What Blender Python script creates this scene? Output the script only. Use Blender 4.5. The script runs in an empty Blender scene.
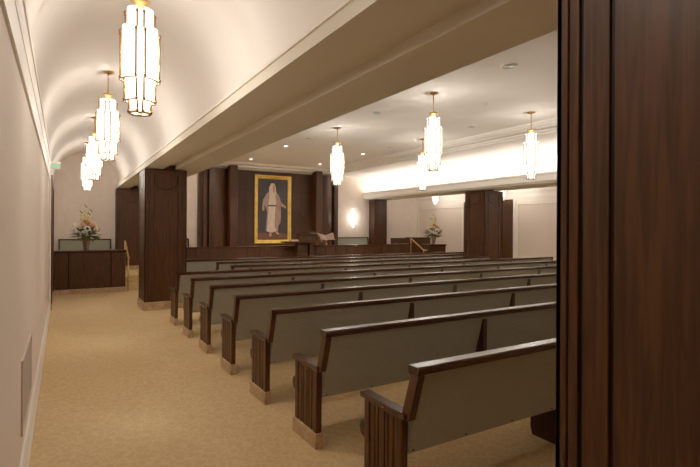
import bpy, bmesh, math, random
from math import sin, cos, tan, atan, pi, radians
from mathutils import Vector, Matrix
random.seed(7)
S = bpy.context.scene
COL = S.collection

# ------------------------------------------------------------------ materials
def srgb(r, g, b):
    def f(c):
        c /= 255.0
        return c / 12.92 if c <= .04045 else ((c + .055) / 1.055) ** 2.4
    return (f(r), f(g), f(b), 1)

def mat(name, col, rough=.6, metal=0, emit=None, es=0, spec=.5):
    m = bpy.data.materials.new(name); m.use_nodes = True
    b = m.node_tree.nodes['Principled BSDF']
    b.inputs['Base Color'].default_value = col
    b.inputs['Roughness'].default_value = rough
    b.inputs['Metallic'].default_value = metal
    b.inputs['Specular IOR Level'].default_value = spec
    if emit:
        b.inputs['Emission Color'].default_value = emit
        b.inputs['Emission Strength'].default_value = es
    return m

def noise_mat(name, c1, c2, scale=(1, 1, 1), nscale=6, detail=4, rough=.6, spec=.5, bump=0, bscale=None, metal=0, lo=.35, hi=.65, dist=0):
    m = mat(name, c1, rough, metal, spec=spec)
    nt = m.node_tree; N = nt.nodes; L = nt.links
    b = N['Principled BSDF']
    tc = N.new('ShaderNodeTexCoord'); mp = N.new('ShaderNodeMapping')
    mp.inputs['Scale'].default_value = scale
    no = N.new('ShaderNodeTexNoise'); no.inputs['Scale'].default_value = nscale
    no.inputs['Detail'].default_value = detail; no.inputs['Distortion'].default_value = dist
    cr = N.new('ShaderNodeValToRGB')
    cr.color_ramp.elements[0].color = c1; cr.color_ramp.elements[0].position = lo
    cr.color_ramp.elements[1].color = c2; cr.color_ramp.elements[1].position = hi
    L.new(tc.outputs['Object'], mp.inputs[0]); L.new(mp.outputs[0], no.inputs['Vector'])
    L.new(no.outputs[0], cr.inputs[0]); L.new(cr.outputs[0], b.inputs['Base Color'])
    if bump:
        bp = N.new('ShaderNodeBump'); bp.inputs['Strength'].default_value = bump
        bp.inputs['Distance'].default_value = .004
        L.new(no.outputs[0], bp.inputs['Height']); L.new(bp.outputs[0], b.inputs['Normal'])
    return m

M = {}
M['wood'] = noise_mat('dark_wood', srgb(48, 25, 11), srgb(74, 43, 22), (9, 9, .5), 5, 6, .42, .25, dist=.6)
M['wood_h'] = noise_mat('dark_wood_rail', srgb(48, 22, 10), srgb(66, 34, 18), (.5, 9, 9), 5, 6, .27, .28, dist=.6)
M['wood_pew'] = noise_mat('pew_wood', srgb(52, 27, 12), srgb(78, 45, 23), (14, 14, .8), 4, 6, .4, .25, dist=.6)
M['groove'] = mat('dark_groove', srgb(30, 15, 9), .6, spec=.2)
M['stone'] = noise_mat('tan_marble', srgb(150, 118, 84), srgb(190, 158, 120), (1, 1, 1), 14, 8, .35, .5, dist=1.5)
M['plaster'] = mat('cream_plaster', srgb(240, 233, 225), .7, spec=.2)
M['vault'] = mat('vault_plaster', srgb(226, 217, 209), .7, spec=.2)
M['trimwhite'] = mat('white_trim', srgb(232, 222, 210), .45)
M['beam'] = mat('beam_plaster', srgb(218, 209, 190), .75, spec=.15)
M['brass'] = noise_mat('brushed_brass', srgb(190, 148, 84), srgb(206, 166, 102), (1, 1, 1), 20, 2, .32, metal=.85)
M['brass_frame'] = noise_mat('aged_brass', srgb(140, 98, 46), srgb(162, 118, 60), (1, 1, 1), 20, 2, .4, metal=.8)
M['gold'] = noise_mat('gilded_frame', srgb(222, 176, 66), srgb(240, 200, 92), (1, 1, 1), 6, 2, .38, metal=.35)
def opal():
    m = bpy.data.materials.new('lit_opal_glass'); m.use_nodes = True; nt = m.node_tree; N = nt.nodes; L = nt.links
    out = N['Material Output']; N.remove(N['Principled BSDF'])
    e = N.new('ShaderNodeEmission'); e.inputs[0].default_value = (1, .93, .82, 1); e.inputs[1].default_value = 3
    t = N.new('ShaderNodeBsdfTransparent'); t.inputs[0].default_value = (1, .97, .92, 1)
    x = N.new('ShaderNodeMixShader'); x.inputs[0].default_value = .5
    L.new(e.outputs[0], x.inputs[1]); L.new(t.outputs[0], x.inputs[2]); L.new(x.outputs[0], out.inputs['Surface'])
    return m
M['glass'] = opal()
M['steel'] = mat('grey_metal', srgb(176, 172, 168), .4, metal=.3)
M['whitep'] = mat('white_plastic', srgb(235, 230, 222), .4)
M['darkgap'] = mat('dark_gap', srgb(24, 15, 10), .8, spec=.1)
M['ceramic'] = noise_mat('tan_ceramic', srgb(112, 84, 66), srgb(138, 106, 82), (1, 1, 3), 8, 3, .4)
M['leaf'] = noise_mat('leaf_green', srgb(38, 58, 24), srgb(84, 104, 46), (1, 1, 1), 12, 2, .55)
M['stemg'] = mat('stem_green', srgb(92, 108, 56), .6)
M['pet_w'] = noise_mat('white_petal', srgb(236, 226, 206), srgb(250, 244, 228), (1, 1, 1), 30, 2, .6)
M['pet_p'] = noise_mat('peach_petal', srgb(226, 184, 148), srgb(240, 210, 178), (1, 1, 1), 30, 2, .6)
M['pet_o'] = noise_mat('coral_petal', srgb(190, 116, 78), srgb(214, 146, 104), (1, 1, 1), 30, 2, .6)
M['pet_y'] = noise_mat('cream_petal', srgb(214, 200, 140), srgb(236, 226, 172), (1, 1, 1), 30, 2, .6)
M['downlight'] = mat('downlight_lens', (1, 1, 1, 1), .4, emit=(1, .92, .78, 1), es=9)
M['sconce'] = mat('sconce_glass', (1, 1, 1, 1), .4, emit=(1, .92, .8, 1), es=16)
M['green'] = mat('exit_green', srgb(30, 160, 100), .4, emit=(.03, .5, .25, 1), es=.7)
M['tanbook'] = noise_mat('tan_leather', srgb(176, 146, 108), srgb(196, 168, 130), (1, 1, 1), 20, 3, .6)
M['canvas'] = noise_mat('dark_canvas', srgb(24, 24, 28), srgb(46, 44, 47), (1, 1, 1), 1.6, 3, .45)
M['canvas_floor'] = noise_mat('painted_ground', srgb(74, 42, 28), srgb(110, 66, 42), (1, 1, 1), 3, 3, .45)
M['robe1'] = noise_mat('painted_pale_robe', srgb(222, 198, 182), srgb(244, 226, 212), (5, 1, .6), 5, 3, .5)
M['robe2'] = noise_mat('painted_shade_robe', srgb(158, 126, 112), srgb(186, 152, 136), (5, 1, .6), 5, 3, .5)
M['skin'] = mat('painted_skin', srgb(196, 140, 112), .5)
M['darkpaint'] = mat('painted_dark', srgb(58, 46, 42), .5)

def wallpaper():
    m = noise_mat('beige_wallpaper', srgb(214, 197, 182), srgb(220, 203, 189), (1, 40, .6), 6, 4, .75, .2)
    return m
M['wall'] = wallpaper()

def fabric(name, c1, c2):
    m = mat(name, c1, .85, spec=.15); nt = m.node_tree; N = nt.nodes; L = nt.links; b = N['Principled BSDF']
    tc = N.new('ShaderNodeTexCoord')
    w1 = N.new('ShaderNodeTexWave'); w1.bands_direction = 'Z'; w1.inputs['Scale'].default_value = 22
    w1.inputs['Distortion'].default_value = .4; w1.inputs['Detail'].default_value = 1
    w2 = N.new('ShaderNodeTexWave'); w2.bands_direction = 'X'; w2.inputs['Scale'].default_value = 30
    mu = N.new('ShaderNodeMath'); mu.operation = 'MULTIPLY'
    mx = N.new('ShaderNodeMix'); mx.data_type = 'RGBA'
    mx.inputs[6].default_value = c1; mx.inputs[7].default_value = c2
    bp = N.new('ShaderNodeBump'); bp.inputs['Strength'].default_value = .6; bp.inputs['Distance'].default_value = .004
    L.new(tc.outputs['Object'], w1.inputs['Vector']); L.new(tc.outputs['Object'], w2.inputs['Vector'])
    L.new(w1.outputs['Fac'], mu.inputs[0]); L.new(w2.outputs['Fac'], mu.inputs[1])
    L.new(mu.outputs[0], mx.inputs[0]); L.new(mx.outputs[2], b.inputs['Base Color'])
    L.new(w1.outputs['Fac'], bp.inputs['Height']); L.new(bp.outputs[0], b.inputs['Normal'])
    return m
M['fabric'] = fabric('olive_grey_pew_fabric', srgb(132, 127, 113), srgb(170, 164, 147))
M['bench_fabric'] = fabric('sage_bench_fabric', srgb(136, 138, 120), srgb(150, 152, 132))

def carpet():
    m = mat('gold_swirl_carpet', srgb(198, 158, 100), .95, spec=.05); nt = m.node_tree; N = nt.nodes; L = nt.links
    b = N['Principled BSDF']
    tc = N.new('ShaderNodeTexCoord')
    n0 = N.new('ShaderNodeTexNoise'); n0.inputs['Scale'].default_value = 7; n0.inputs['Detail'].default_value = 2
    add = N.new('ShaderNodeMixRGB'); add.blend_type = 'LINEAR_LIGHT'; add.inputs[0].default_value = .12
    v = N.new('ShaderNodeTexVoronoi'); v.feature = 'DISTANCE_TO_EDGE'; v.inputs['Scale'].default_value = 13
    cr = N.new('ShaderNodeValToRGB'); cr.color_ramp.elements[0].position = .05; cr.color_ramp.elements[1].position = .13
    cr.color_ramp.elements[0].color = srgb(208, 176, 128); cr.color_ramp.elements[1].color = srgb(198, 165, 116)
    n2 = N.new('ShaderNodeTexNoise'); n2.inputs['Scale'].default_value = 240
    bp = N.new('ShaderNodeBump'); bp.inputs['Strength'].default_value = .5; bp.inputs['Distance'].default_value = .006
    sm = N.new('ShaderNodeMath'); sm.operation = 'MULTIPLY_ADD'; sm.inputs[1].default_value = -.8
    L.new(tc.outputs['Object'], n0.inputs['Vector']); L.new(tc.outputs['Object'], add.inputs[1]); L.new(n0.outputs['Color'], add.inputs[2])
    L.new(add.outputs[0], v.inputs['Vector']); L.new(v.outputs['Distance'], cr.inputs[0]); L.new(cr.outputs[0], b.inputs['Base Color'])
    L.new(tc.outputs['Object'], n2.inputs['Vector'])
    L.new(v.outputs['Distance'], sm.inputs[0]); L.new(n2.outputs[0], sm.inputs[2]); L.new(sm.outputs[0], bp.inputs['Height'])
    L.new(bp.outputs[0], b.inputs['Normal'])
    return m
M['carpet'] = carpet()

# ------------------------------------------------------------------ mesh builder
class MB:
    def __init__(s): s.bm = bmesh.new(); s.mats = []
    def _mi(s, m):
        if m not in s.mats: s.mats.append(m)
        return s.mats.index(m)
    def _add(s, vs, fs, m, smooth=False):
        mi = s._mi(m); v = [s.bm.verts.new(p) for p in vs]; out = []
        for f in fs:
            try: q = s.bm.faces.new([v[i] for i in f])
            except ValueError: continue
            q.material_index = mi; q.smooth = smooth; out.append(q)
        return v, out
    def box(s, x0, x1, y0, y1, z0, z1, m='wood', bev=0):
        x0, x1 = sorted((x0, x1)); y0, y1 = sorted((y0, y1)); z0, z1 = sorted((z0, z1))
        vs = [(x, y, z) for z in (z0, z1) for y in (y0, y1) for x in (x0, x1)]
        fs = [(0, 2, 3, 1), (4, 5, 7, 6), (0, 1, 5, 4), (2, 6, 7, 3), (0, 4, 6, 2), (1, 3, 7, 5)]
        v, f = s._add(vs, fs, m)
        if bev:
            es = list({e for q in f for e in q.edges})
            r = bmesh.ops.bevel(s.bm, geom=es, offset=bev, segments=2, affect='EDGES', profile=.5)
            for q in r['faces']: q.material_index = s._mi(m)
        return s
    def prism(s, poly, axis, a, b, m='wood', smooth=False, bev=0):
        """poly: 2-D points in the plane across axis; extruded from a to b along axis."""
        n = len(poly)
        def P(p, t):
            return {'x': (t, p[0], p[1]), 'y': (p[0], t, p[1]), 'z': (p[0], p[1], t)}[axis]
        vs = [P(p, a) for p in poly] + [P(p, b) for p in poly]
        fs = [tuple(range(n)), tuple(range(2 * n - 1, n - 1, -1))] + [(i, i + n, (i + 1) % n + n, (i + 1) % n) for i in range(n)]
        v, f = s._add(vs, fs, m, False)
        if smooth:
            for q in f[2:]: q.smooth = True
        if bev:
            es = list({e for q in f for e in q.edges})
            r = bmesh.ops.bevel(s.bm, geom=es, offset=bev, segments=2, affect='EDGES', profile=.5)
            for q in r['faces']: q.material_index = s._mi(m)
        return s
    def sheet(s, line, axis, a, b, m, smooth=False):
        """open profile swept along axis."""
        n = len(line)
        def P(p, t): return {'x': (t, p[0], p[1]), 'y': (p[0], t, p[1]), 'z': (p[0], p[1], t)}[axis]
        vs = [P(p, a) for p in line] + [P(p, b) for p in line]
        s._add(vs, [(i, i + 1, i + 1 + n, i + n) for i in range(n - 1)], m, smooth); return s
    def lathe(s, prof, m, seg=24, c=(0, 0, 0), smooth=True):
        vs = []; n = len(prof)
        for k in range(seg):
            a = 2 * pi * k / seg
            vs += [(c[0] + r * cos(a), c[1] + r * sin(a), c[2] + z) for r, z in prof]
        fs = [(k * n + i, ((k + 1) % seg) * n + i, ((k + 1) % seg) * n + i + 1, k * n + i + 1) for k in range(seg) for i in range(n - 1)]
        s._add(vs, fs, m, smooth)
        return s
    def tube(s, pts, r, m, seg=10, cap=True):
        pts = [Vector(p) for p in pts]; n = len(pts); vs = []
        rr = r if isinstance(r, (list, tuple)) else [r] * n
        for i, p in enumerate(pts):
            t = (pts[min(i + 1, n - 1)] - pts[max(i - 1, 0)]).normalized()
            u = t.cross(Vector((0, 0, 1)) if abs(t.z) < .9 else Vector((1, 0, 0))).normalized(); w = t.cross(u)
            vs += [tuple(p + rr[i] * (cos(2 * pi * k / seg) * u + sin(2 * pi * k / seg) * w)) for k in range(seg)]
        fs = [(i * seg + k, i * seg + (k + 1) % seg, (i + 1) * seg + (k + 1) % seg, (i + 1) * seg + k) for i in range(n - 1) for k in range(seg)]
        if cap: fs += [tuple(range(seg)), tuple(range((n - 1) * seg, n * seg))]
        s._add(vs, fs, m, True); return s
    def poly(s, pts, m): s._add(pts, [tuple(range(len(pts)))], m); return s
    def blob(s, c, r, m, sub=2, sc=(1, 1, 1), lump=0, rot=None):
        g = bmesh.new(); bmesh.ops.create_icosphere(g, subdivisions=sub, radius=1)
        vs = []
        for v in g.verts:
            d = v.co.copy()
            k = 1 + lump * (sin(d.x * 9 + c[0] * 31) * cos(d.y * 8 + c[1] * 17) + .6 * sin(d.z * 10 + c[2] * 11))
            p = Vector((d.x * sc[0], d.y * sc[1], d.z * sc[2])) * r * k
            if rot: p = rot @ p
            vs.append(tuple(p + Vector(c)))
        fs = [tuple(v.index for v in f.verts) for f in g.faces]
        g.free(); s._add(vs, fs, m, True); return s
    def build(s, name, parent=None, mat=None, recalc=True):
        if recalc: bmesh.ops.recalc_face_normals(s.bm, faces=s.bm.faces)
        me = bpy.data.meshes.new(name); s.bm.to_mesh(me); s.bm.free()
        for k in s.mats: me.materials.append(M[k])
        o = bpy.data.objects.new(name, me); COL.objects.link(o)
        if parent: o.parent = parent
        return o

def thing(name, label, cat, loc=(0, 0, 0), rz=0, group=None):
    o = bpy.data.objects.new(name, None); COL.objects.link(o); o.empty_display_size = .1
    o.location = loc; o.rotation_euler = (0, 0, rz); tag(o, label, cat, group); return o
def tag(o, label, cat, group=None):
    o['label'] = label; o['category'] = cat
    if group: o['group'] = group
    return o
def struct(o):
    o['kind'] = 'structure'; return o
def dup(root, loc, label, group=None, rz=None):
    r = root.copy(); COL.objects.link(r); r.location = loc; r['label'] = label
    if group: r['group'] = group
    if rz is not None: r.rotation_euler = (0, 0, rz)
    for ch in list(root.children):
        c = ch.copy(); COL.objects.link(c); c.parent = r
        for g in list(ch.children):
            d = g.copy(); COL.objects.link(d); d.parent = c
    return r

# ------------------------------------------------------------------ layout constants (metres)
XC = 6.54                     # hall centre line
WL, WR = -.22, 2 * XC + .22   # side walls
YF, YB = 16.3, -3.0           # front and rear walls
ZC = 3.88                     # ceiling
YP, ZP = 13.5, .36            # rostrum front and height
def mx(x): return 2 * XC - x

# ------------------------------------------------------------------ room shell
struct(MB().box(WL - .2, WR + .2, YB - .2, YF + .2, -.12, 0, 'carpet').build('floor'))
struct(MB().box(WL - .2, WL, YB, YF + .2, 0, 3.0, 'wall').build('wall_left'))
struct(MB().box(WR, WR + .2, YB, YF + .2, 0, 3.0, 'wall').build('wall_right'))
struct(MB().box(WL - .2, WR + .2, YF, YF + .2, 0, 4.1, 'wall').build('wall_front'))
struct(MB().box(WL - .2, WR + .2, YB - .2, YB, 0, 4.1, 'wall').build('wall_rear'))

# main ceiling: tray, stepped mouldings, coved sides
half = [(0, ZC), (1.86, ZC), (1.86, 3.84), (1.90, 3.84), (1.90, 3.86), (1.96, 3.86), (1.96, 3.81), (2.02, 3.80), (2.06, 3.775), (2.06, 3.80), (2.34, 3.80), (2.34, 3.765), (2.40, 3.755), (2.42, 3.72), (3.0, 3.72)]
N = 14
cove = [(3.0 + 1.4 * sin(k / N * pi / 2), 3.72 - .59 * (1 - cos(k / N * pi / 2))) for k in range(1, N + 1)]
for nm, sg in (('a', -1), ('b', 1)):
    b = MB(); ln = [(XC + sg * u, z) for u, z in half]
    b.sheet(ln, 'y', YB, YF, 'plaster')
    b.sheet([(XC + sg * u, z) for u, z in [half[-1]] + cove], 'y', YB, YF, 'plaster', True)
    struct(b.build('ceiling'))
# crown below the ceiling on the front wall, behind the wood feature
struct(MB().prism([(YF, 3.50), (YF - .10, 3.54), (YF - .14, 3.66), (YF - .30, 3.72), (YF - .36, 3.74), (YF - .36, 3.80), (YF, 3.90)], 'x', XC - 3.0, XC + 3.0, 'trimwhite').build('trim_1'))
struct(MB().box(XC - 2.4, XC + 2.4, YF - .62, YF - .30, 3.80, 3.92, 'trimwhite', .02).build('trim_2'))

# beams between aisle and hall (soffit groove, cove ledge on the hall side, fascia on the aisle side)
def beam(fl):
    f = (lambda x: mx(x)) if fl else (lambda x: x)
    b = MB()
    prof = [(1.40, 2.84), (1.76, 2.84), (1.76, 2.93), (1.99, 2.93), (1.99, 2.84), (2.52, 2.84), (2.54, 2.90), (2.58, 2.92), (2.58, 3.03), (2.55, 3.06), (2.50, 3.06), (2.50, 2.96), (2.15, 2.96), (2.15, 3.95), (1.46, 3.95),
            (1.46, 2.99), (1.40, 2.96)]
    prof = [(f(x), z) for x, z in prof]
    b.prism(prof, 'y', YB, YF, 'beam')
    return struct(b.build('beam'))
beam(False); beam(True)
for k, fl in enumerate((False, True)):
    f = (lambda x: mx(x)) if fl else (lambda x: x)
    struct(MB().prism([(f(x), z) for x, z in ((2.53, 2.875), (2.60, 2.88), (2.61, 2.90), (2.61, 3.05), (2.63, 3.06), (2.63, 3.10), (2.53, 3.10))], 'y', YB, YF, 'plaster').build('trim_%d' % (9 + k)))

# barrel vaults over the side aisles
def vault(fl, nm):
    f = (lambda x: mx(x)) if fl else (lambda x: x)
    b = MB(); x0, x1 = WL, 1.46; cx, w = (x0 + x1) / 2, (x1 - x0) / 2; n = 40
    b.sheet([(f(cx - w * cos(pi * k / n)), 2.96 + (ZC - 2.96) * sin(pi * k / n)) for k in range(n + 1)], 'y', YB, YF, 'vault', True)
    # thin picture mould along the foot of the vault
    b.prism([(f(1.382), 2.935), (f(1.46), 2.935), (f(1.46), 2.985), (f(1.388), 2.965)], 'y', YB, YF, 'trimwhite')
    return struct(b.build('ceiling_vault'))
vault(False, 'a'); vault(True, 'b')
# roof slab closing the shell
struct(MB().box(WL - .3, WR + .3, YB - .3, YF + .3, 4.0, 4.2, 'plaster').build('roof_slab'))

# crown and baseboard of the long side walls
YD0, YD1 = 11.12, 13.45        # dark wooden door bay in each side wall
def crown(fl, y0, y1):
    f = (lambda x: mx(x)) if fl else (lambda x: x)
    p = [(0, 2.56), (.016, 2.56), (.018, 2.595), (.002, 2.597), (.002, 2.615), (.012, 2.617), (.018, 2.70), (.020, 2.725), (.003, 2.727), (.003, 2.748), (.020, 2.75), (.012, 2.80), (.016, 2.86), (.026, 2.895),
         (.005, 2.897), (.005, 2.915), (.032, 2.917), (.032, 2.97), (0, 2.98)]
    p = [(WL + x, z) for x, z in p]
    return struct(MB().prism([(f(x), z) for x, z in p], 'y', y0, y1, 'trimwhite').build('cornice'))
def base(fl, y0, y1, nm):
    f = (lambda x: mx(x)) if fl else (lambda x: x)
    p = [(WL, 0), (WL + .03, 0), (WL + .03, .03), (WL + .02, .05), (WL + .02, .14), (WL + .012, .17), (WL, .18)]
    return struct(MB().prism([(f(x), z) for x, z in p], 'y', y0, y1, 'trimwhite').build(nm))
crown(False, YB, YD0 - .12); crown(True, YB, YF)
base(False, YB, YD0 - .1, 'baseboard_left'); base(True, YB, YD0 - .1, 'baseboard_right')
for fl, nm in ((False, 'door_1'), (True, 'door_2')):
    f = (lambda x: mx(x)) if fl else (lambda x: x)
    b = MB()
    b.box(f(WL), f(WL + .03), YD0, YD1, .12, 2.68, 'wood')
    b.box(f(WL), f(WL + .05), YD0, YD0 + .16, .12, 2.68, 'wood', .006)
    b.box(f(WL), f(WL + .05), YD1 - .16, YD1, .12, 2.68, 'wood', .006)
    b.box(f(WL), f(WL + .05), YD0 + .16, YD1 - .16, 2.5, 2.68, 'wood', .006)
    b.box(f(WL), f(WL + .036), (YD0 + YD1) / 2 - .01, (YD0 + YD1) / 2 + .01, .12, 2.5, 'groove')
    b.box(f(WL), f(WL + .055), YD0, YD1, 0, .12, 'stone')
    struct(b.build(nm))
    # white casing on the aisle-wall side of the bay
    struct(MB().box(f(WL), f(WL + .03), YD0 - .12, YD0 - .005, 0, 2.70, 'trimwhite', .006).build('trim_3' if not fl else 'trim_4'))
# panel frames on the right wall
def wframe(y0, y1, z0, z1, nm):
    b = MB(); x = WR - .028
    for a in ((y0, y0 + .09, z0, z1), (y1 - .09, y1, z0, z1), (y0 + .09, y1 - .09, z1 - .07, z1), (y0 + .09, y1 - .09, z0, z0 + .07)):
        b.box(x, WR, *a, 'trimwhite', .008)
    struct(b.build(nm))
wframe(YD1 + .03, YF - .03, .38, 2.55, 'trim_5'); wframe(4.4, YD0 - .13, .68, 2.55, 'trim_6')

# rostrum platform and steps
b = MB().box(WL, WR, YP + .9, YF, 0, ZP, 'carpet')
for x0, x1 in ((WL, 1.5), (2.37, mx(2.37)), (mx(1.5), WR)):
    b.box(x0, x1, YP + .13, YP + .9, 0, ZP, 'carpet')
struct(b.build('floor_platform'))
for k, (x0, x1) in enumerate(((1.5, 2.37), (mx(2.37), mx(1.5)))):
    b = MB(); b.box(x0, x1, YP + .22, YP + .9, 0, .18, 'carpet', .012); b.box(x0, x1, YP + .55, YP + .9, .18, ZP, 'carpet', .012)
    struct(b.build('floor_step'))

# ------------------------------------------------------------------ front feature wall of dark panelling
b = MB(); zt = 3.66
b.box(XC - 1.55, XC + 1.55, YF - .20, YF, ZP, zt, 'wood')
for x in (XC - 1.05, XC + 1.05): b.box(x - .006, x + .006, YF - .206, YF - .2, ZP, zt, 'groove')
b.box(XC - 1.55, XC + 1.55, YF - .206, YF - .2, 2.985, 2.997, 'groove')
for sg in (-1, 1):
    X = lambda u: XC + sg * u
    # convex wing panel
    arc = [(X(1.72 + .62 * k / 10), YF - .26 - .16 * sin(pi * k / 10)) for k in range(11)]
    b.prism(arc + [(X(2.34), YF), (X(1.72), YF)], 'z', ZP, zt, 'wood', False)
    b.box(X(2.34), X(2.42), YF - .14, YF, ZP, zt, 'groove')  # recess beside the wing, its shade put into the dark colour
    b.box(X(2.42), X(2.54), YF - .30, YF, ZP, zt - .03, 'wood', .02)
    b.box(X(2.54), X(2.68), YF - .16, YF, ZP, zt - .06, 'wood', .02)
struct(b.build('wall_panelling'))
for sg in (-1, 1):
    struct(MB().box(XC + sg * 1.48, XC + sg * 1.74, YF - .62, YF - .05, ZP, 3.765, 'wood', .015).build('trim_7' if sg < 0 else 'trim_8'))

# ------------------------------------------------------------------ pillars
PW = .81
def pillar_face(b, axis, sgn, P0, u0, u1, z0, z1):
    """Panelled face: stiles, groove lines and a U-shaped inlay. axis 'x': face at x=P0 looking sgn*x, u runs along y."""
    def bx(ua, ub, za, zb, d, m, bev=0):
        if axis == 'x': b.box(P0, P0 + sgn * d, ua, ub, za, zb, m, bev)
        else: b.box(ua, ub, P0, P0 + sgn * d, za, zb, m, bev)
    w = u1 - u0
    # raised stiles, rails
    bx(u0 + .03, u1 - .03, z0, z1 - .09, .003, 'groove')
    for a, c in ((u0, u0 + .039), (u1 - .039, u1)): bx(a, c, z0, z1, .022, 'wood', .004)
    for a, c in ((u0 + .042, u0 + .075), (u1 - .075, u1 - .042)): bx(a, c, z0, z1, .017, 'wood', .003)
    for a, c in ((u0 + .089, u0 + .172), (u1 - .172, u1 - .089)): bx(a, c, z0, z1 - .10, .014, 'wood', .003)
    bx(u0 + .042, u1 - .042, z1 - .10, z1, .018, 'wood', .004)
    bx(u0 + .187, u1 - .187, z0, z1 - .10, .011, 'wood', .002)
    # U inlay hanging between the stiles
    r = (u1 - u0) / 2 - .19; uc = (u0 + u1) / 2; zc = z1 - .13 - .10
    pts = [(uc + r * cos(pi + pi * k / 20), zc + .8 * r * sin(pi + pi * k / 20)) for k in range(21)]
    pts = [(uc - r, z1 - .10)] + pts + [(uc + r, z1 - .10)]
    d = P0 + sgn * .011
    b.tube([(d, u, z) if axis == 'x' else (u, d, z) for u, z in pts], .008, 'groove', 6)

def pillar(x0, y0, z0, label, base_h=.16, dep=PW, groups='dark wooden hall pillars', neck=True, PW=PW):
    t = thing('wooden_pillar', label, 'pillar', (x0, y0, z0), 0, groups); t['kind'] = 'thing'
    z1 = 2.815 - z0
    b = MB(); i = .022
    b.box(i, PW - i, i, dep - i, base_h, z1, 'wood')
    pillar_face(b, 'x', -1, i, 0, dep, base_h, z1)
    pillar_face(b, 'x', 1, PW - i, 0, dep, base_h, z1)
    pillar_face(b, 'y', -1, i, 0, PW, base_h, z1)
    pillar_face(b, 'y', 1, dep - i, 0, PW, base_h, z1)
    b.build('shaft', t)
    MB().box(-.02, PW + .02, -.02, dep + .02, 0, base_h, 'stone', .008).build('stone_base', t)
    if neck: MB().box(.395 if x0 < XC else .262, .595 if x0 < XC else .448, .06, dep - .06, z1, z1 + .105, 'wood').build('neck', t)
    return t
XL = 1.39; XR = 10.85
pillar(XL, .180, 0, 'tall dark wooden pillar filling the near edge of the view')
pillar(XL, 10.15, 0, 'free-standing dark wooden pillar between the side aisle and the shortened pews')
pillar(XR, 10.15, 0, 'dark wooden pillar across the hall, beside the far wall of cream panels')
pillar(XL, YF - .45, ZP, 'dark wooden pilaster on the end wall by the brass-railed steps', .12, .40)
pillar(10.73, YF - .45, ZP, 'narrow dark wooden pilaster on the end wall past the wall sconce', .12, .40, neck=False, PW=.61)

# ------------------------------------------------------------------ pews
def pew(xa, xb, y0, label, sup):
    """Local origin at the aisle end on the floor; y grows towards the front of the hall."""
    L = xb - xa
    t = thing('church_pew', label, 'pew', (xa, y0, 0), 0, 'rows of upholstered pews')
    # upholstered back
    b = MB()
    b.prism([(-.150, .862), (-.022, .375), (.05, .375), (-.100, .862)], 'x', .052, L - .052, 'fabric')
    n = int((L - .2) / .4125)
    for k in range(n + 1):
        x = .085 + k * .4125
        if x < L - .05: b.blob((x, -.024, .392), .008, 'darkgap', 1)
    b.build('upholstered_back', t)
    MB().prism([(-.158, .858), (-.092, .858), (-.085, .866), (-.085, .897), (-.093, .906), (-.162, .906), (-.172, .897), (-.172, .866)], 'x', 0, L, 'wood_h').build('top_rail', t)
    MB().prism([(.0, .37), (.34, .39), (.38, .395), (.39, .415), (.38, .445), (.32, .46), (-.04, .45)], 'x', .05, L - .05, 'fabric').build('seat', t)
    MB().prism([(.30, .335), (.38, .338), (.41, .355), (.42, .395), (.405, .43), (.385, .42), (.37, .388), (.30, .38)], 'x', .006, L - .006, 'wood_h').build('seat_edge', t)
    for e in (0, 1):
        X = (lambda x: x) if e == 0 else (lambda x: L - x)
        b = MB(); F = .048
        b.box(X(.010), X(.042), -.055 + F, .30 + F, .10, .60, 'wood_pew')
        # raised vertical flutes on both faces and corner posts
        b.box(X(0), X(.050), -.07 + F, -.01 + F, .10, .60, 'wood_pew', .005)
        b.box(X(0), X(.050), .255 + F, .31 + F, .10, .60, 'wood_pew', .005)
        for (ya, yb) in ((.012, .05), (.062, .085), (.097, .15), (.162, .185), (.197, .24)):
            b.box(X(.002), X(.048), ya + F, yb + F, .10, .60, 'wood_pew', .004)
        b.box(X(.003), X(.047), -.05 + F, .29 + F, .575, .60, 'wood_pew')
        # raked stile above the arm
        q = [(-.170, .888), (-.162, .84), (-.085, .59), (-.015, .59), (-.098, .84), (-.104, .888)]
        b.prism(q, 'x', X(.003), X(.050), 'wood_pew')
        o = b.build('end_panel', t)
        MB().box(X(-.016), X(.060), -.115 + F, .34 + F, .590, .624, 'wood_h', .008).build('armrest', o)
        MB().box(X(-.012), X(.058), -.085 + F, .325 + F, 0, .115, 'stone', .006).build('stone_base', o)
    for xs in sup:
        x = xs - xa
        b = MB().prism([(-.156, .84), (-.150, .10), (-.135, .0), (.36, 0), (.38, .06), (.38, .36), (.0, .36), (-.11, .84)], 'x', x, x + .045, 'darkwood')
        b.build('support', t)
    return t
M['darkwood'] = noise_mat('dark_support_wood', srgb(48, 26, 17), srgb(60, 35, 23), (9, 9, .5), 5, 4, .45, .3)  # darker brown wood for the pew supports
XA, XB = 1.628, 11.45
full = [3.243 + 1.625 * k for k in range(5)]
short = full
PY = [2.153 + 1.04 * k for k in range(10)]
lab = ['rearmost pew, cut off by the big wooden pillar, seen closest up',
       'second pew from the rear with tan stone foot and single gap support in view',
       'third pew from the rear of the hall, olive back and dark rail',
       'fourth pew from the rear of the hall, olive back and dark rail',
       'fifth pew from the rear, midway along the hall',
       'sixth pew from the rear, second behind the free-standing pillar',
       'seventh pew from the rear, full length, just behind the free-standing pillar',
       'shorter pew ending beside the pillar, rear one of the two short rows',
       'shorter pew ending beside the pillar, front one of the two short rows',
       'front row pew before the low wooden rostrum rail']
proto = pew(XA, XB, PY[0], lab[0], full)
for k in range(1, 10):
    if k == 7: p8 = pew(2.87, mx(2.87), PY[k], lab[k], short)
    elif k == 8: dup(p8, (2.87, PY[k], 0), lab[k])
    else: dup(proto, (XA, PY[k], 0), lab[k])

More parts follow.
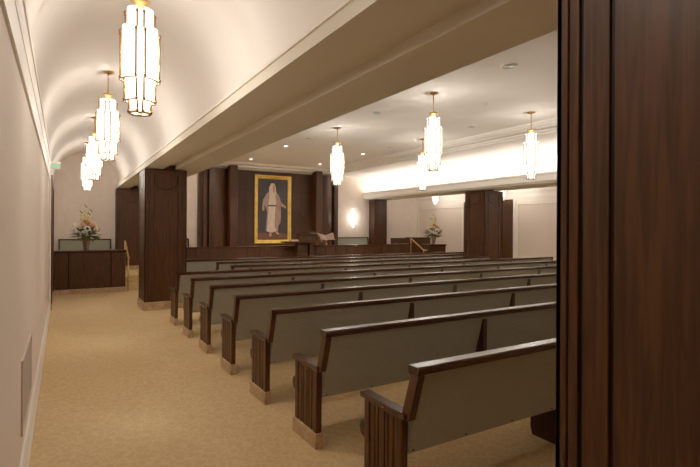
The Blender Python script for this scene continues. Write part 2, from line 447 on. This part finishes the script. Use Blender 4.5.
# ------------------------------------------------------------------ chandeliers
def arc_panel(r, a0, a1, z0, z1, n=5, th=.006):
    b = MB(); ln = []
    for k in range(n + 1):
        a = a0 + (a1 - a0) * k / n; ln.append((r * cos(a), r * sin(a)))
    for k in range(n, -1, -1):
        a = a0 + (a1 - a0) * k / n; ln.append(((r - th) * cos(a), (r - th) * sin(a)))
    b.prism(ln, 'z', z0, z1, 'glass'); return b
def chandelier(loc, label, group):
    K = .915
    t = thing('glass_chandelier', label, 'chandelier', loc, radians(-6), group)
    MB().lathe([(0, 0), (.078, 0), (.078, -.008), (.05, -.022), (.016, -.035), (0, -.035)], 'brass', 24).build('canopy', t)
    MB().tube([(0, 0, -.03), (0, 0, -.36)], .009, 'brass', 8).build('stem', t)
    MB().lathe([(0, -.325), (.078, -.325), (.08, -.332), (.066, -.348), (.036, -.375), (.024, -.395), (0, -.40)], 'brass', 24).build('cup', t)
    MB().tube([(0, 0, -.36), (0, 0, -1.27)], .012, 'brass', 8).build('core_rod', t)
    tiers = [(.115, -.405, -.64, -.44, -.64), (.155, -.565, -1.0, -.60, -1.0), (.122, -.975, -1.175, -.975, -1.18), (.085, -1.15, -1.27, -1.15, -1.272)]
    for ti, (r, w0, w1, n0, n1) in enumerate(tiers):
        r *= K
        fr = MB()
        for q in range(4):
            ac = -pi / 2 + q * pi / 2                  # narrow strip facing the rear of the room, wide panel beside it
            na, wa = radians(13), radians(43)
            arc_panel(r + .010, ac - na + .04, ac + na - .04, n1, n0, 2).build('glass_strip', t)
            arc_panel(r, ac + na + .05, ac + pi / 2 - na - .05, w1, w0, 6).build('glass_panel', t)
            for sg in (-1, 1):
                a = ac + sg * na; x, y = (r + .004) * cos(a), (r + .004) * sin(a)
                x *= 1.05; y *= 1.05; fr.tube([(x, y, n0 + .004), (x, y, n1 - .004)], .0085, 'brass_frame', 6)
                for zz in (n0 - .012, n1 + .012): fr.blob((x * 1.02, y * 1.02, zz), .014, 'brass_frame', 1)
            # thin rim below each wide panel
            rim = [((r + .001) * cos(ac + na + (pi / 2 - 2 * na) * k / 8), (r + .001) * sin(ac + na + (pi / 2 - 2 * na) * k / 8), w1 - .002) for k in range(9)]
            fr.tube(rim, .006, 'brass_frame', 5)
        # spokes carrying the tier from the core
        for q in range(4):
            a = -pi / 4 + q * pi / 2
            fr.tube([(0, 0, w1 + .02), ((r - .008) * cos(a), (r - .008) * sin(a), w1 + .02)], .004, 'brass_frame', 5)
        fr.build('brass_frame', t)
    MB().lathe([(.02, -.425), (.108 * K, -.425), (.108 * K, -.432), (.02, -.432)], 'glass', 24).build('top_cap', t)
    MB().lathe([(.10 * K, -.59), (.148 * K, -.59), (.148 * K, -.596), (.10 * K, -.596)], 'glass', 24).build('shoulder_cap', t)
    b = MB(); rr = .088 * K
    b.lathe([(rr - .008, -1.262), (rr + .004, -1.262), (rr + .006, -1.28), (rr - .008, -1.28), (rr - .008, -1.262)], 'brass', 24); b.build('bottom_ring', t)
    return t
ga, gm, gr = 'chandeliers down the vaulted aisle', 'chandeliers over the pews', 'chandeliers in the far aisle'
AX = .555
XS = [5.22, 7.66]
ch = chandelier((AX, 4.35, ZC), 'first and largest-looking tiered glass chandelier in the vaulted aisle', ga)
dup(ch, (AX, 7.65, ZC), 'second tiered glass chandelier along the vaulted aisle', ga)
dup(ch, (AX, 10.95, ZC), 'third tiered glass chandelier along the vaulted aisle', ga)
dup(ch, (AX, 14.25, ZC), 'fourth tiered glass chandelier along the vaulted aisle, last before the end wall', ga)
dup(ch, (XS[0], 6.0, ZC), 'big tiered glass chandelier in the middle of the hall ceiling, overlapping a smaller one', gm)
dup(ch, (XS[1], 6.0, ZC), 'tiered glass chandelier over the pews beside the near pillar edge', gm)
dup(ch, (XS[0], 9.2, ZC), 'tiered glass chandelier hanging in front of the dark panelling near the painting', gm)
dup(ch, (XS[1], 9.2, ZC), 'small-looking tiered glass chandelier partly behind the middle chandelier', gm)
dup(ch, (AX, 1.05, ZC), 'added unseen glass chandelier overhead at the entrance end of the vaulted aisle', ga)  # out of view, added to continue the row and light the near end
dup(ch, (mx(AX), 4.35, ZC), 'added unseen chandelier in the far aisle level with the rear pews', gr)  # outside the frame, added to light the far aisle
dup(ch, (mx(AX), 7.65, ZC), 'added unseen chandelier in the far aisle midway along the pews', gr)  # hidden from the camera, also added to light the far aisle
dup(ch, (mx(AX), 10.95, ZC), 'chandelier glimpsed as a bright sliver behind the far wooden pillar', gr)
dup(ch, (mx(AX), 14.25, ZC), 'chandelier tip showing below the far beam above the flower vase', gr)

# ------------------------------------------------------------------ ceiling fittings
def at_ceiling(px, py, z=ZC):
    f, th, ro = 476, radians(31.15), radians(.28); u, v = px - 350, py - 228.4
    u, v = u * cos(ro) + v * sin(ro), v * cos(ro) - u * sin(ro); D = f * (1.65 - z) / v; Lt = u / f * D
    return D * sin(th) + Lt * cos(th), D * cos(th) - Lt * sin(th)
DL = [((251, 159), 'recessed downlight over the rostrum, nearer the beam'), ((285.7, 146), 'recessed downlight in the hall ceiling above the painting'),
      ((320, 164), 'recessed downlight above the dark fin past the painting'), ((363, 153.8), 'recessed downlight by the ceiling step moulding')]
for (px, py), lb in DL:
    x, y = at_ceiling(px, py)
    if y > YF - .5: y = YF - .5
    t = thing('downlight', lb, 'ceiling light', (x, y, ZC), 0, 'recessed downlights')
    MB().lathe([(.05, 0), (.075, 0), (.075, -.006), (.052, -.008), (.05, 0)], 'whitep', 20).build('trim_ring', t)
    MB().lathe([(0, -.004), (.051, -.004), (.051, -.002)], 'downlight', 20).build('lens', t)
SP = [((509, 66), .115, 'large round ceiling speaker over the rear pews'), ((377, 112.5), .10, 'round ceiling speaker between the beam and the middle chandelier'),
      ((309, 138), .10, 'round ceiling speaker beside the beam, above the painting'), ((472, 126.5), .10, 'round ceiling speaker by the step moulding beyond the middle chandelier'),
      ((390, 147), .08, 'small round ceiling speaker next to the middle chandelier')]
for (px, py), r, lb in SP:
    x, y = at_ceiling(px, py)
    t = thing('ceiling_speaker', lb, 'speaker', (x, y, ZC), 0, 'round ceiling speakers')
    MB().lathe([(r * .82, 0), (r, 0), (r, -.008), (r * .84, -.012), (r * .82, 0)], 'whitep', 28).build('rim', t)
    MB().lathe([(0, -.007), (r * .83, -.007), (r * .83, -.001)], 'steel', 28).build('grille', t)
for (px, py), lb in (((446.7, 160.7), 'square ceiling air vent beside the overlapping chandeliers'), ((369.5, 172), 'square ceiling air vent near the end of the bright cove')):
    x, y = at_ceiling(px, py, 3.72)
    t = thing('air_vent', lb, 'vent', (x, y, 3.72), 0, 'square ceiling air vents')
    b = MB(); s = .2
    for a in ((-s, s, -s, -s + .03), (-s, s, s - .03, s), (-s, -s + .03, -s + .03, s - .03), (s - .03, s, -s + .03, s - .03)): b.box(*a, -.012, 0, 'whitep')
    for k in range(5): b.box(-s + .03, s - .03, -s + .06 + k * .065, -s + .085 + k * .065, -.010, -.003, 'whitep')
    b.build('grille', t); MB().box(-s + .03, s - .03, -s + .03, s - .03, -.002, 0, 'steel').build('duct', t)
for (px, py, z), lb in (((486, 103, ZC), 'small white sprinkler head in the middle of the hall ceiling'), ((497.6, 151.5, 3.72), 'small white sprinkler head above the bright cove')):
    x, y = at_ceiling(px, py, z)
    tag(MB().lathe([(0, 0), (.04, 0), (.04, -.006), (.02, -.01), (.014, -.03), (.024, -.034), (0, -.036)], 'whitep', 16, (x, y, z)).build('sprinkler_head'), lb, 'sprinkler', 'ceiling sprinkler heads')

# ------------------------------------------------------------------ wall fittings
t = thing('air_grille', 'tan return air grille low on the long wallpapered wall', 'vent', (WL, 4.15, .56))
b = MB()
b.box(0, .012, -.50, .50, -.24, -.215, 'grille'); b.box(0, .012, -.50, .50, .215, .24, 'grille'); b.box(0, .012, -.50, -.47, -.215, .215, 'grille'); b.box(0, .012, .47, .50, -.215, .215, 'grille')
M['slat'] = mat('grille_slat', srgb(158, 136, 118), .6); M['grille'] = mat('grille_paint', srgb(196, 172, 152), .6)
b.build('frame', t)
b = MB()
for k in range(17): b.box(.001, .008, -.47, .47, -.205 + k * .025, -.193 + k * .025, 'slat')
b.box(0, .002, -.47, .47, -.215, .215, 'darkgap_soft'); M['darkgap_soft'] = mat('grille_shadow', srgb(120, 100, 84), .8)
b.build('louvre', t)
t = thing('wall_outlet', 'white outlet plate above the baseboard of the wallpapered wall', 'outlet', (WL, 7.2, .5))
MB().box(0, .008, -.04, .04, -.06, .06, 'whitep', .003).build('plate', t)
MB().box(.008, .010, -.017, .017, -.04, -.008, 'steel').build('socket', t); MB().box(.008, .010, -.017, .017, .008, .04, 'steel').build('socket', t)

# exit sign
M['signplate'] = mat('pale_sign_plate', srgb(196, 190, 176), .3, emit=(.3, .7, .5, 1), es=.03)
t = thing('exit_sign', 'small green exit sign on the vault by the dark side door', 'sign', (WL, 11.6, 2.80))
MB().box(.0, .19, -.02, .02, .17, .20, 'whitep', .004).build('housing', t)
MB().box(.01, .18, -.005, .005, .05, .17, 'signplate').build('plate', t)
fc = bpy.data.curves.new('exit_lettering', 'FONT'); fc.body = 'EXIT'; fc.size = .085; fc.align_x = 'CENTER'; fc.align_y = 'CENTER'; fc.extrude = .001; fc.offset = .003
fc.materials.append(M['green'])
ft = bpy.data.objects.new('lettering_source', fc); fm = bpy.data.meshes.new_from_object(ft); bpy.data.objects.remove(ft)
fo = bpy.data.objects.new('exit_lettering', fm); COL.objects.link(fo); fo.parent = t; fo.location = (.096, -.0065, .11); fo.rotation_euler = (pi / 2, 0, 0)

# wall sconce
t = thing('wall_sconce', 'glowing teardrop wall sconce on the cream end wall', 'wall light', (9.99, YF, 2.05))
b = MB(); ln = []
for k in range(13):
    z = -.36 + .72 * k / 12; w = .10 * math.sin(pi * min(1, (k + .4) / 12.6)) ** .7 * (0.45 + .55 * k / 12)
    ln.append((w, z))
vs = []
n = 9
for w, z in ln:
    vs += [(w * cos(pi * j / (n - 1)), -.012 - w * .8 * sin(pi * j / (n - 1)), z) for j in range(n)]
b._add(vs, [(i * n + j, i * n + j + 1, (i + 1) * n + j + 1, (i + 1) * n + j) for i in range(12) for j in range(n - 1)], 'sconce', True)
b.build('glass_shade', t)
MB().box(-.035, .035, -.015, 0, -.30, .30, 'brass', .005).build('back_plate', t)
MB().blob((0, -.03, -.38), .018, 'brass', 2).build('finial', t)

# ------------------------------------------------------------------ painting
PH0, PH1 = 1.10, 3.53
t = thing('framed_painting', 'tall gilt-framed painting of a standing figure in pale robes', 'painting', (6.48, YF - .21, (PH0 + PH1) / 2))
w, h = .695, (PH1 - PH0) / 2
fb = MB(); fw = .125
prof = [(0, 0), (0, -.05), (.02, -.065), (.05, -.06), (.075, -.04), (.095, -.045), (.115, -.03), (fw, -.018), (fw, 0)]
def fr_corner(sx, sz): return [((w - d) * sx, y, (h - d) * sz) for d, y in prof]
cs = [fr_corner(-1, -1), fr_corner(1, -1), fr_corner(1, 1), fr_corner(-1, 1)]
vs = [p for c in cs for p in c]; n = len(prof)
fb._add(vs, [(q * n + i, q * n + i + 1, ((q + 1) % 4) * n + i + 1, ((q + 1) % 4) * n + i) for q in range(4) for i in range(n - 1)], 'gold')
fb.build('gilt_frame', t)
iw, ih = w - fw, h - fw
b = MB().box(-iw, iw, -.014, 0, -ih, ih, 'canvas')
def flat(pts, m, d): b.poly([(x * iw, -.014 - d, z * ih) for x, z in pts], m)
flat([(-1, -1), (1, -1), (1, -.80), (-1, -.76)], 'canvas_floor', .0006)
flat([(-.48, -.70), (-.38, -.1), (-.52, .12), (-.60, .10), (-.72, .06), (-.66, .32), (-.42, .52), (-.2, .60), (.22, .58), (.42, .44), (.52, .28), (.62, .20), (.58, .12), (.52, .10), (.54, -.2), (.5, -.45), (.36, -.52), (.34, -.72), (-.05, -.76)], 'robe2', .001)
flat([(-.40, -.72), (-.30, -.05), (-.32, .2), (-.22, .5), (.0, .56), (.14, .50), (.20, .2), (.22, -.1), (.20, -.70), (-.06, -.76)], 'robe1', .0015)
flat([(-.28, .40), (-.26, .72), (-.12, .86), (.06, .86), (.17, .74), (.20, .5), (.1, .36), (-.1, .46)], 'robe1', .002)
flat([(-.02, .60), (-.03, .74), (.03, .80), (.11, .78), (.13, .68), (.10, .57), (.05, .54)], 'skin', .0025)
flat([(-.34, .10), (.24, .10), (.24, .15), (-.34, .15)], 'darkpaint', .0025)
flat([(.10, -.62), (.16, .08), (.22, .08), (.2, -.62)], 'robe2', .003)
flat([(.56, .18), (.60, .10), (.72, .08), (.86, .04), (.90, .09), (.78, .15), (.66, .20)], 'skin', .0025)
flat([(-.72, .08), (-.58, .10), (-.57, -.02), (-.66, -.06), (-.72, 0)], 'skin', .0025)
flat([(-.22, -.74), (-.1, -.76), (-.08, -.86), (-.2, -.90), (-.26, -.84)], 'skin', .002)
flat([(.14, -.70), (.28, -.72), (.44, -.80), (.36, -.84), (.2, -.78)], 'skin', .002)
b.build('canvas', t, recalc=False)

# ------------------------------------------------------------------ rostrum rail, desks
t = thing('rostrum_rail', 'long low dark wooden rail wall in front of the rostrum', 'rail', (XC, YP, 0))
hw = XC - 2.37; b = MB()
b.box(-hw, hw, 0, .12, .12, 1.07, 'wood')
b.build('panel', t)
for k in range(23):
    x = -hw + .1 + k * (2 * hw - .2) / 22
    MB().box(x - .035, x + .035, -.015, 0, .12, 1.07, 'wood', .004).build('batten', t)
MB().box(-hw - .02, hw + .02, -.03, .15, 1.07, 1.11, 'wood_h', .008).build('cap', t)
MB().box(-hw - .01, hw + .01, -.02, .12, 0, .12, 'stone', .004).build('stone_base', t)

def desk(x0, x1, label):
    w = x1 - x0; t = thing('wooden_desk', label, 'desk', (x0, YP, 0), 0, 'dark desks flanking the rostrum')
    b = MB(); b.box(.02, w - .0, .02, .09, .12, 1.02, 'wood'); b.box(0, .06, .02, .55, .12, 1.02, 'wood'); b.box(w - .06, w, .02, .55, .12, 1.02, 'wood'); b.build('carcass', t)
    MB().box(.01, w - .01, .012, .02, .12, 1.02, 'groove').build('front_board', t)
    for xa, xb in ((.02, w * .2), (w * .2 + .03, w * .78), (w * .78 + .03, w - .02)):
        MB().box(xa, xb, 0, .025, .13, 1.0, 'wood', .006).build('front_panel', t)
    MB().box(0, w + .02, -.02, .60, 1.02, 1.07, 'wood_h', .008).build('desktop', t)
    MB().box(0, w + .01, -.01, .56, 0, .12, 'stone', .004).build('stone_base', t)
    return t
desk(WL + .015, 1.40, 'dark wooden desk with stone foot closing the vaulted aisle')
desk(11.62, 12.40, 'dark wooden desk carrying flowers beyond the far handrail')

# pulpit
t = thing('pulpit', 'dark wooden pulpit with wide ledge in front of the painting', 'pulpit', (6.38, YP - .32, 0))
MB().box(-.72, .70, -.16, .25, 1.205, 1.25, 'wood_h', .008).build('ledge', t)
b = MB(); b.prism([(-.02, 1.25), (.24, 1.25), (.24, 1.50), (-.02, 1.43)], 'x', -.20, .32, 'wood'); b.build('reading_box', t)
b = MB(); b.prism([(-.05, 1.442), (.26, 1.525), (.26, 1.545), (-.05, 1.462)], 'x', -.25, .40, 'wood_h'); b.build('book_slope', t)
for x in (-.28, .14): MB().box(x, x + .10, -.02, .16, 0, 1.205, 'wood', .008).build('post', t)
MB().box(-.16, .12, .08, .14, 0, 1.205, 'wood').build('front_board', t)
tag(MB().box(5.90, 6.12, YP - .38, YP - .20, 1.253, 1.30, 'tanbook', .006).build('hymn_book'), 'small tan book lying on the pulpit ledge', 'book')

# open-winged book stand
t = thing('book_stand', 'pale tan book stand with two open wings beside the pulpit', 'book stand', (7.45, YP + .32, ZP))
MB().lathe([(0, 0), (.15, 0), (.15, .015), (.03, .03), (.018, .05), (.018, .92), (0, .92)], 'brass', 18).build('post', t)
for sg in (-1, 1):
    b = MB(); pts = [(0, -.06, .92), (sg * .24, -.10, .94), (sg * .31, .10, 1.15), (0, .09, 1.06)]
    b.poly(pts, 'ceramic'); b.poly([(x, y + .012, z - .006) for x, y, z in reversed(pts)], 'tanbook')
    for i in range(4):
        p, q = pts[i], pts[(i + 1) % 4]; b.poly([p, q, (q[0], q[1] + .012, q[2] - .006), (p[0], p[1] + .012, p[2] - .006)], 'tanbook')
    b.build('wing', t)
    MB().box(sg * .02, sg * .27, -.115, -.06, .915, .93, 'tanbook').build('lip', t)

# handrails by the steps
def handrail(x, label):
    t = thing('handrail', label, 'handrail', (x, YP, 0), 0, 'brass handrails of the rostrum steps')
    MB().tube([(0, -.10, .87), (0, .08, .87), (0, .13, .90), (0, .78, 1.26), (0, .84, 1.27), (0, .86, 1.22)], .024, 'brass', 10).build('rail', t)
    MB().tube([(0, 0.06, 0), (0, 0.06, .87)], .018, 'brass', 10).build('post', t)
    MB().tube([(0, .82, .18), (0, .82, 1.26)], .018, 'brass', 10).build('post', t)
    return t
handrail(1.47, 'brass handrail beside the desk at the end of the vaulted aisle')
handrail(11.37, 'brass handrail slanting down beside the far flower desk')

# choir benches on the rostrum, facing the hall
def bench(x0, x1, label):
    w = x1 - x0; t = thing('choir_bench', label, 'bench', (x0, YF - .62, ZP), 0, 'choir benches on the rostrum')
    b = MB().prism([(.44, .40), (.52, .90), (.56, .90), (.50, .40)], 'x', .05, w - .05, 'bench_fabric'); b.build('upholstered_back', t)
    MB().box(0, w, .50, .58, .90, .94, 'wood_h', .006).build('top_rail', t)
    MB().box(.05, w - .05, .02, .48, .34, .43, 'bench_fabric', .02).build('seat', t)
    for x in (0, w - .05):
        MB().prism([(.02, 0), (.56, 0), (.58, .90), (.50, .90), (.44, .60), (.02, .60)], 'x', x, x + .05, 'wood').build('end_panel', t)
    return t
bench(-.1, 1.28, 'grey-green upholstered bench behind the flowered desk at the aisle end')
bench(2.32, 3.58, 'grey-green bench half hidden behind the free-standing pillar and the panelling')
bench(9.14, 10.66, 'grey-green bench under the glowing wall sconce')

# dark cabinets behind the far handrail
def cabinet(x0, x1, y0, y1, z1, label):
    t = thing('low_cabinet', label, 'cabinet', (x0, y0, ZP), 0, 'cabinets in the far corner')
    w, d, hh = x1 - x0, y1 - y0, z1 - ZP
    MB().box(0, w, .02, d, 0, hh - .03, 'wood').build('carcass', t)
    for a, c in ((.03, w / 2 - .01), (w / 2 + .01, w - .03)): MB().box(a, c, 0, .02, .05, hh - .06, 'wood', .005).build('door', t)
    MB().box(-.015, w + .015, -.015, d, hh - .03, hh, 'wood_h', .006).build('top', t)
cabinet(11.2, 11.77, 14.95, 15.4, 1.28, 'small dark wooden cabinet between the end pilaster and the far handrail')
cabinet(12.02, 12.9, 14.95, 15.5, 1.30, 'wider dark wooden cabinet behind the far flower vase')

# ------------------------------------------------------------------ flower arrangements
def flowers(loc, sc, label, seed):
    R = random.Random(seed)
    t = thing('flower_arrangement', label, 'flowers', loc, 0); t.scale = (sc, sc, sc)
    MB().lathe([(0, 0), (.055, 0), (.06, .01), (.075, .10), (.09, .22), (.096, .30), (.090, .34), (.082, .34), (.078, .30), (0, .28)], 'ceramic', 28).build('vase', t)
    spots = []
    def blossom(p, r, m, kind):
        b = MB(); d = (Vector(p) - Vector((0, 0, .42))).normalized(); q = d.to_track_quat('Z', 'Y').to_matrix()
        if kind == 'rose':
            b.blob(p, r * .5, m, 2, lump=.12)
            for ring, (k, rad, tilt) in enumerate(((5, .42, .9), (6, .72, .55), (7, .95, .25))):
                for i in range(k):
                    a = 2 * pi * i / k + ring * .5
                    loc_ = Vector((cos(a) * rad * r * .75, sin(a) * rad * r * .75, r * (.35 - ring * .18)))
                    rot = q @ Matrix.Rotation(a, 3, 'Z') @ Matrix.Rotation(-tilt, 3, 'Y')
                    b.blob(Vector(p) + q @ loc_, r * .48, m, 1, (.95, .8, .24), 0, rot)
        b.build('blossom', t)
    lay = [(-.10, -.13, .47, .075, 'pet_w'), (.02, -.16, .53, .082, 'pet_w'), (-.19, -.07, .47, .066, 'pet_w'), (-.24, 0, .62, .06, 'pet_w'), (.17, -.10, .52, .085, 'pet_p'), (.13, -.06, .64, .088, 'pet_p'), (.20, .02, .47, .07, 'pet_p'),
           (.05, -.08, .66, .066, 'pet_o'), (.10, -.13, .59, .056, 'pet_o'), (-.02, -.04, .72, .058, 'pet_o'), (.02, .12, .56, .08, 'pet_w'), (-.13, .10, .55, .075, 'pet_p'), (.12, .14, .60, .07, 'pet_w'), (-.06, -.06, .62, .06, 'pet_p'), (.0, -.15, .42, .05, 'pet_y')]
    for x, y, z, r, m in lay: blossom((x * 1.08, y * 1.08, z), r * 1.18, m, 'rose')
    for (bx, by, tx, ty, top) in ((0, 0, -.02, .0, 1.14), (.02, .02, .10, .02, 1.03), (-.03, .01, -.12, .03, .98), (.03, -.02, .05, -.05, .94)):
        b = MB(); b.tube([(bx, by, .3), ((bx + tx) / 2, (by + ty) / 2, .65), (tx, ty, top)], [.008, .006, .003], 'stemg', 6)
        n = 11
        for k in range(n):
            f = .45 + .55 * k / (n - 1); a = k * 2.1; r = .037 * (1.25 - .8 * k / (n - 1))
            b.blob((bx + (tx - bx) * f + .022 * cos(a), by + (ty - by) * f + .022 * sin(a), .3 + (top - .3) * f), r, 'pet_y' if k < 9 else 'stemg', 1, (1, 1, 1.2), .1)
        b.build('gladiolus', t)
    b = MB()
    for k in range(170):
        a = R.uniform(0, 2 * pi); el = R.uniform(-.35, 1.35); ln = R.uniform(.24, .44) * (.75 if el > .6 else 1)
        d = Vector((cos(a) * cos(el), sin(a) * cos(el), sin(el))); o = Vector((0, 0, .36)) + d * ln * .45; e = Vector((0, 0, .38)) + d * ln
        if el < 0: e.z -= .05
        e = Vector((e.x, e.y, max(e.z, .18)))
        sd = d.cross(Vector((0, 0, 1))).normalized() * R.uniform(.026, .05); mid = o.lerp(e, .55) + Vector((0, 0, .02))
        b._add([tuple(o), tuple(mid + sd), tuple(e), tuple(mid - sd)], [(0, 1, 2), (0, 2, 3)], 'leaf', False)
        b.tube([(0, 0, .33), tuple(o)], .003, 'stemg', 4, False)
    b.build('foliage', t, recalc=False)
    return t
flowers((.52, YP + .22, 1.07), 1.0, 'tall bouquet of white and peach flowers in a tan vase on the aisle-end desk', 3)
flowers((11.98, YP + .22, 1.07), 1.0, 'bouquet of cream flowers in a vase on the desk beyond the far handrail', 5)

# ------------------------------------------------------------------ lights
def area(name, loc, rot, sx, sy, e, col=(1, .94, .86)):
    l = bpy.data.lights.new(name, 'AREA'); l.shape = 'RECTANGLE'; l.size = sx; l.size_y = sy; l.energy = e; l.color = col
    o = bpy.data.objects.new(name, l); COL.objects.link(o); o.location = loc; o.rotation_euler = rot; return o
# bulbs inside the chandeliers, the added unseen ones included
CH = [(AX, y) for y in (1.05, 4.35, 7.65, 10.95, 14.25)] + [(mx(AX), y) for y in (4.35, 7.65, 10.95, 14.25)] + [(x, y) for x in XS for y in (6.0, 9.2)]
for x, y in CH:
    for z, e in ((-.70, 46), (-.90, 48), (-1.10, 32)):
        l = bpy.data.lights.new('bulb', 'POINT'); l.energy = e * (.55 if y < 2 else 1); l.color = (1, .962, .915); l.shadow_soft_size = .045
        o = bpy.data.objects.new('bulb', l); COL.objects.link(o); o.location = (x + .03, y - .02, ZC + z)
# strip lamps lying in the cove ledges of both beams, aimed up across the curved ceiling
for fl in (False, True):
    x = mx(2.36) if fl else 2.36
    area('cove_light', (x, (1 + YF) / 2, 3.0), (0, radians(180 + (-25 if fl else 25)), 0), .12, YF - 1.4, 170)
for (px, py), lb in DL:
    x, y = at_ceiling(px, py); y = min(y, YF - .5)
    l = bpy.data.lights.new('downlight_lamp', 'SPOT'); l.energy = 120; l.color = (1, .94, .86); l.spot_size = radians(80); l.spot_blend = .6; l.shadow_soft_size = .05
    o = bpy.data.objects.new('downlight_lamp', l); COL.objects.link(o); o.location = (x, y, ZC - .03)
l = bpy.data.lights.new('sconce_lamp', 'POINT'); l.energy = 8; l.color = (1, .94, .86); l.shadow_soft_size = .06
o = bpy.data.objects.new('sconce_lamp', l); COL.objects.link(o); o.location = (9.99, YF - .2, 2.08)

w = bpy.data.worlds.new('World'); S.world = w; w.use_nodes = True
w.node_tree.nodes['Background'].inputs[0].default_value = (.02, .018, .016, 1)

# ------------------------------------------------------------------ camera
cam = bpy.data.cameras.new('camera'); co = bpy.data.objects.new('camera', cam); COL.objects.link(co)
co.matrix_world = Matrix.Translation((0, 0, 1.65)) @ Matrix.Rotation(radians(-31.15), 4, 'Z') @ Matrix.Rotation(radians(90), 4, 'X') @ Matrix.Rotation(radians(.28), 4, 'Z')
cam.sensor_width = 36; cam.lens = 36 * 476 / 700; cam.shift_y = -(233.5 - 228.4) / 700
cam.clip_start = .02
S.camera = co
S.view_settings.view_transform = 'Standard'; S.view_settings.look = 'None'; S.view_settings.exposure = -.02; S.view_settings.gamma = 1.28
S.cycles.use_denoising = True
S.cycles.max_bounces = 10; S.cycles.diffuse_bounces = 6
S.cycles.sample_clamp_indirect = 6
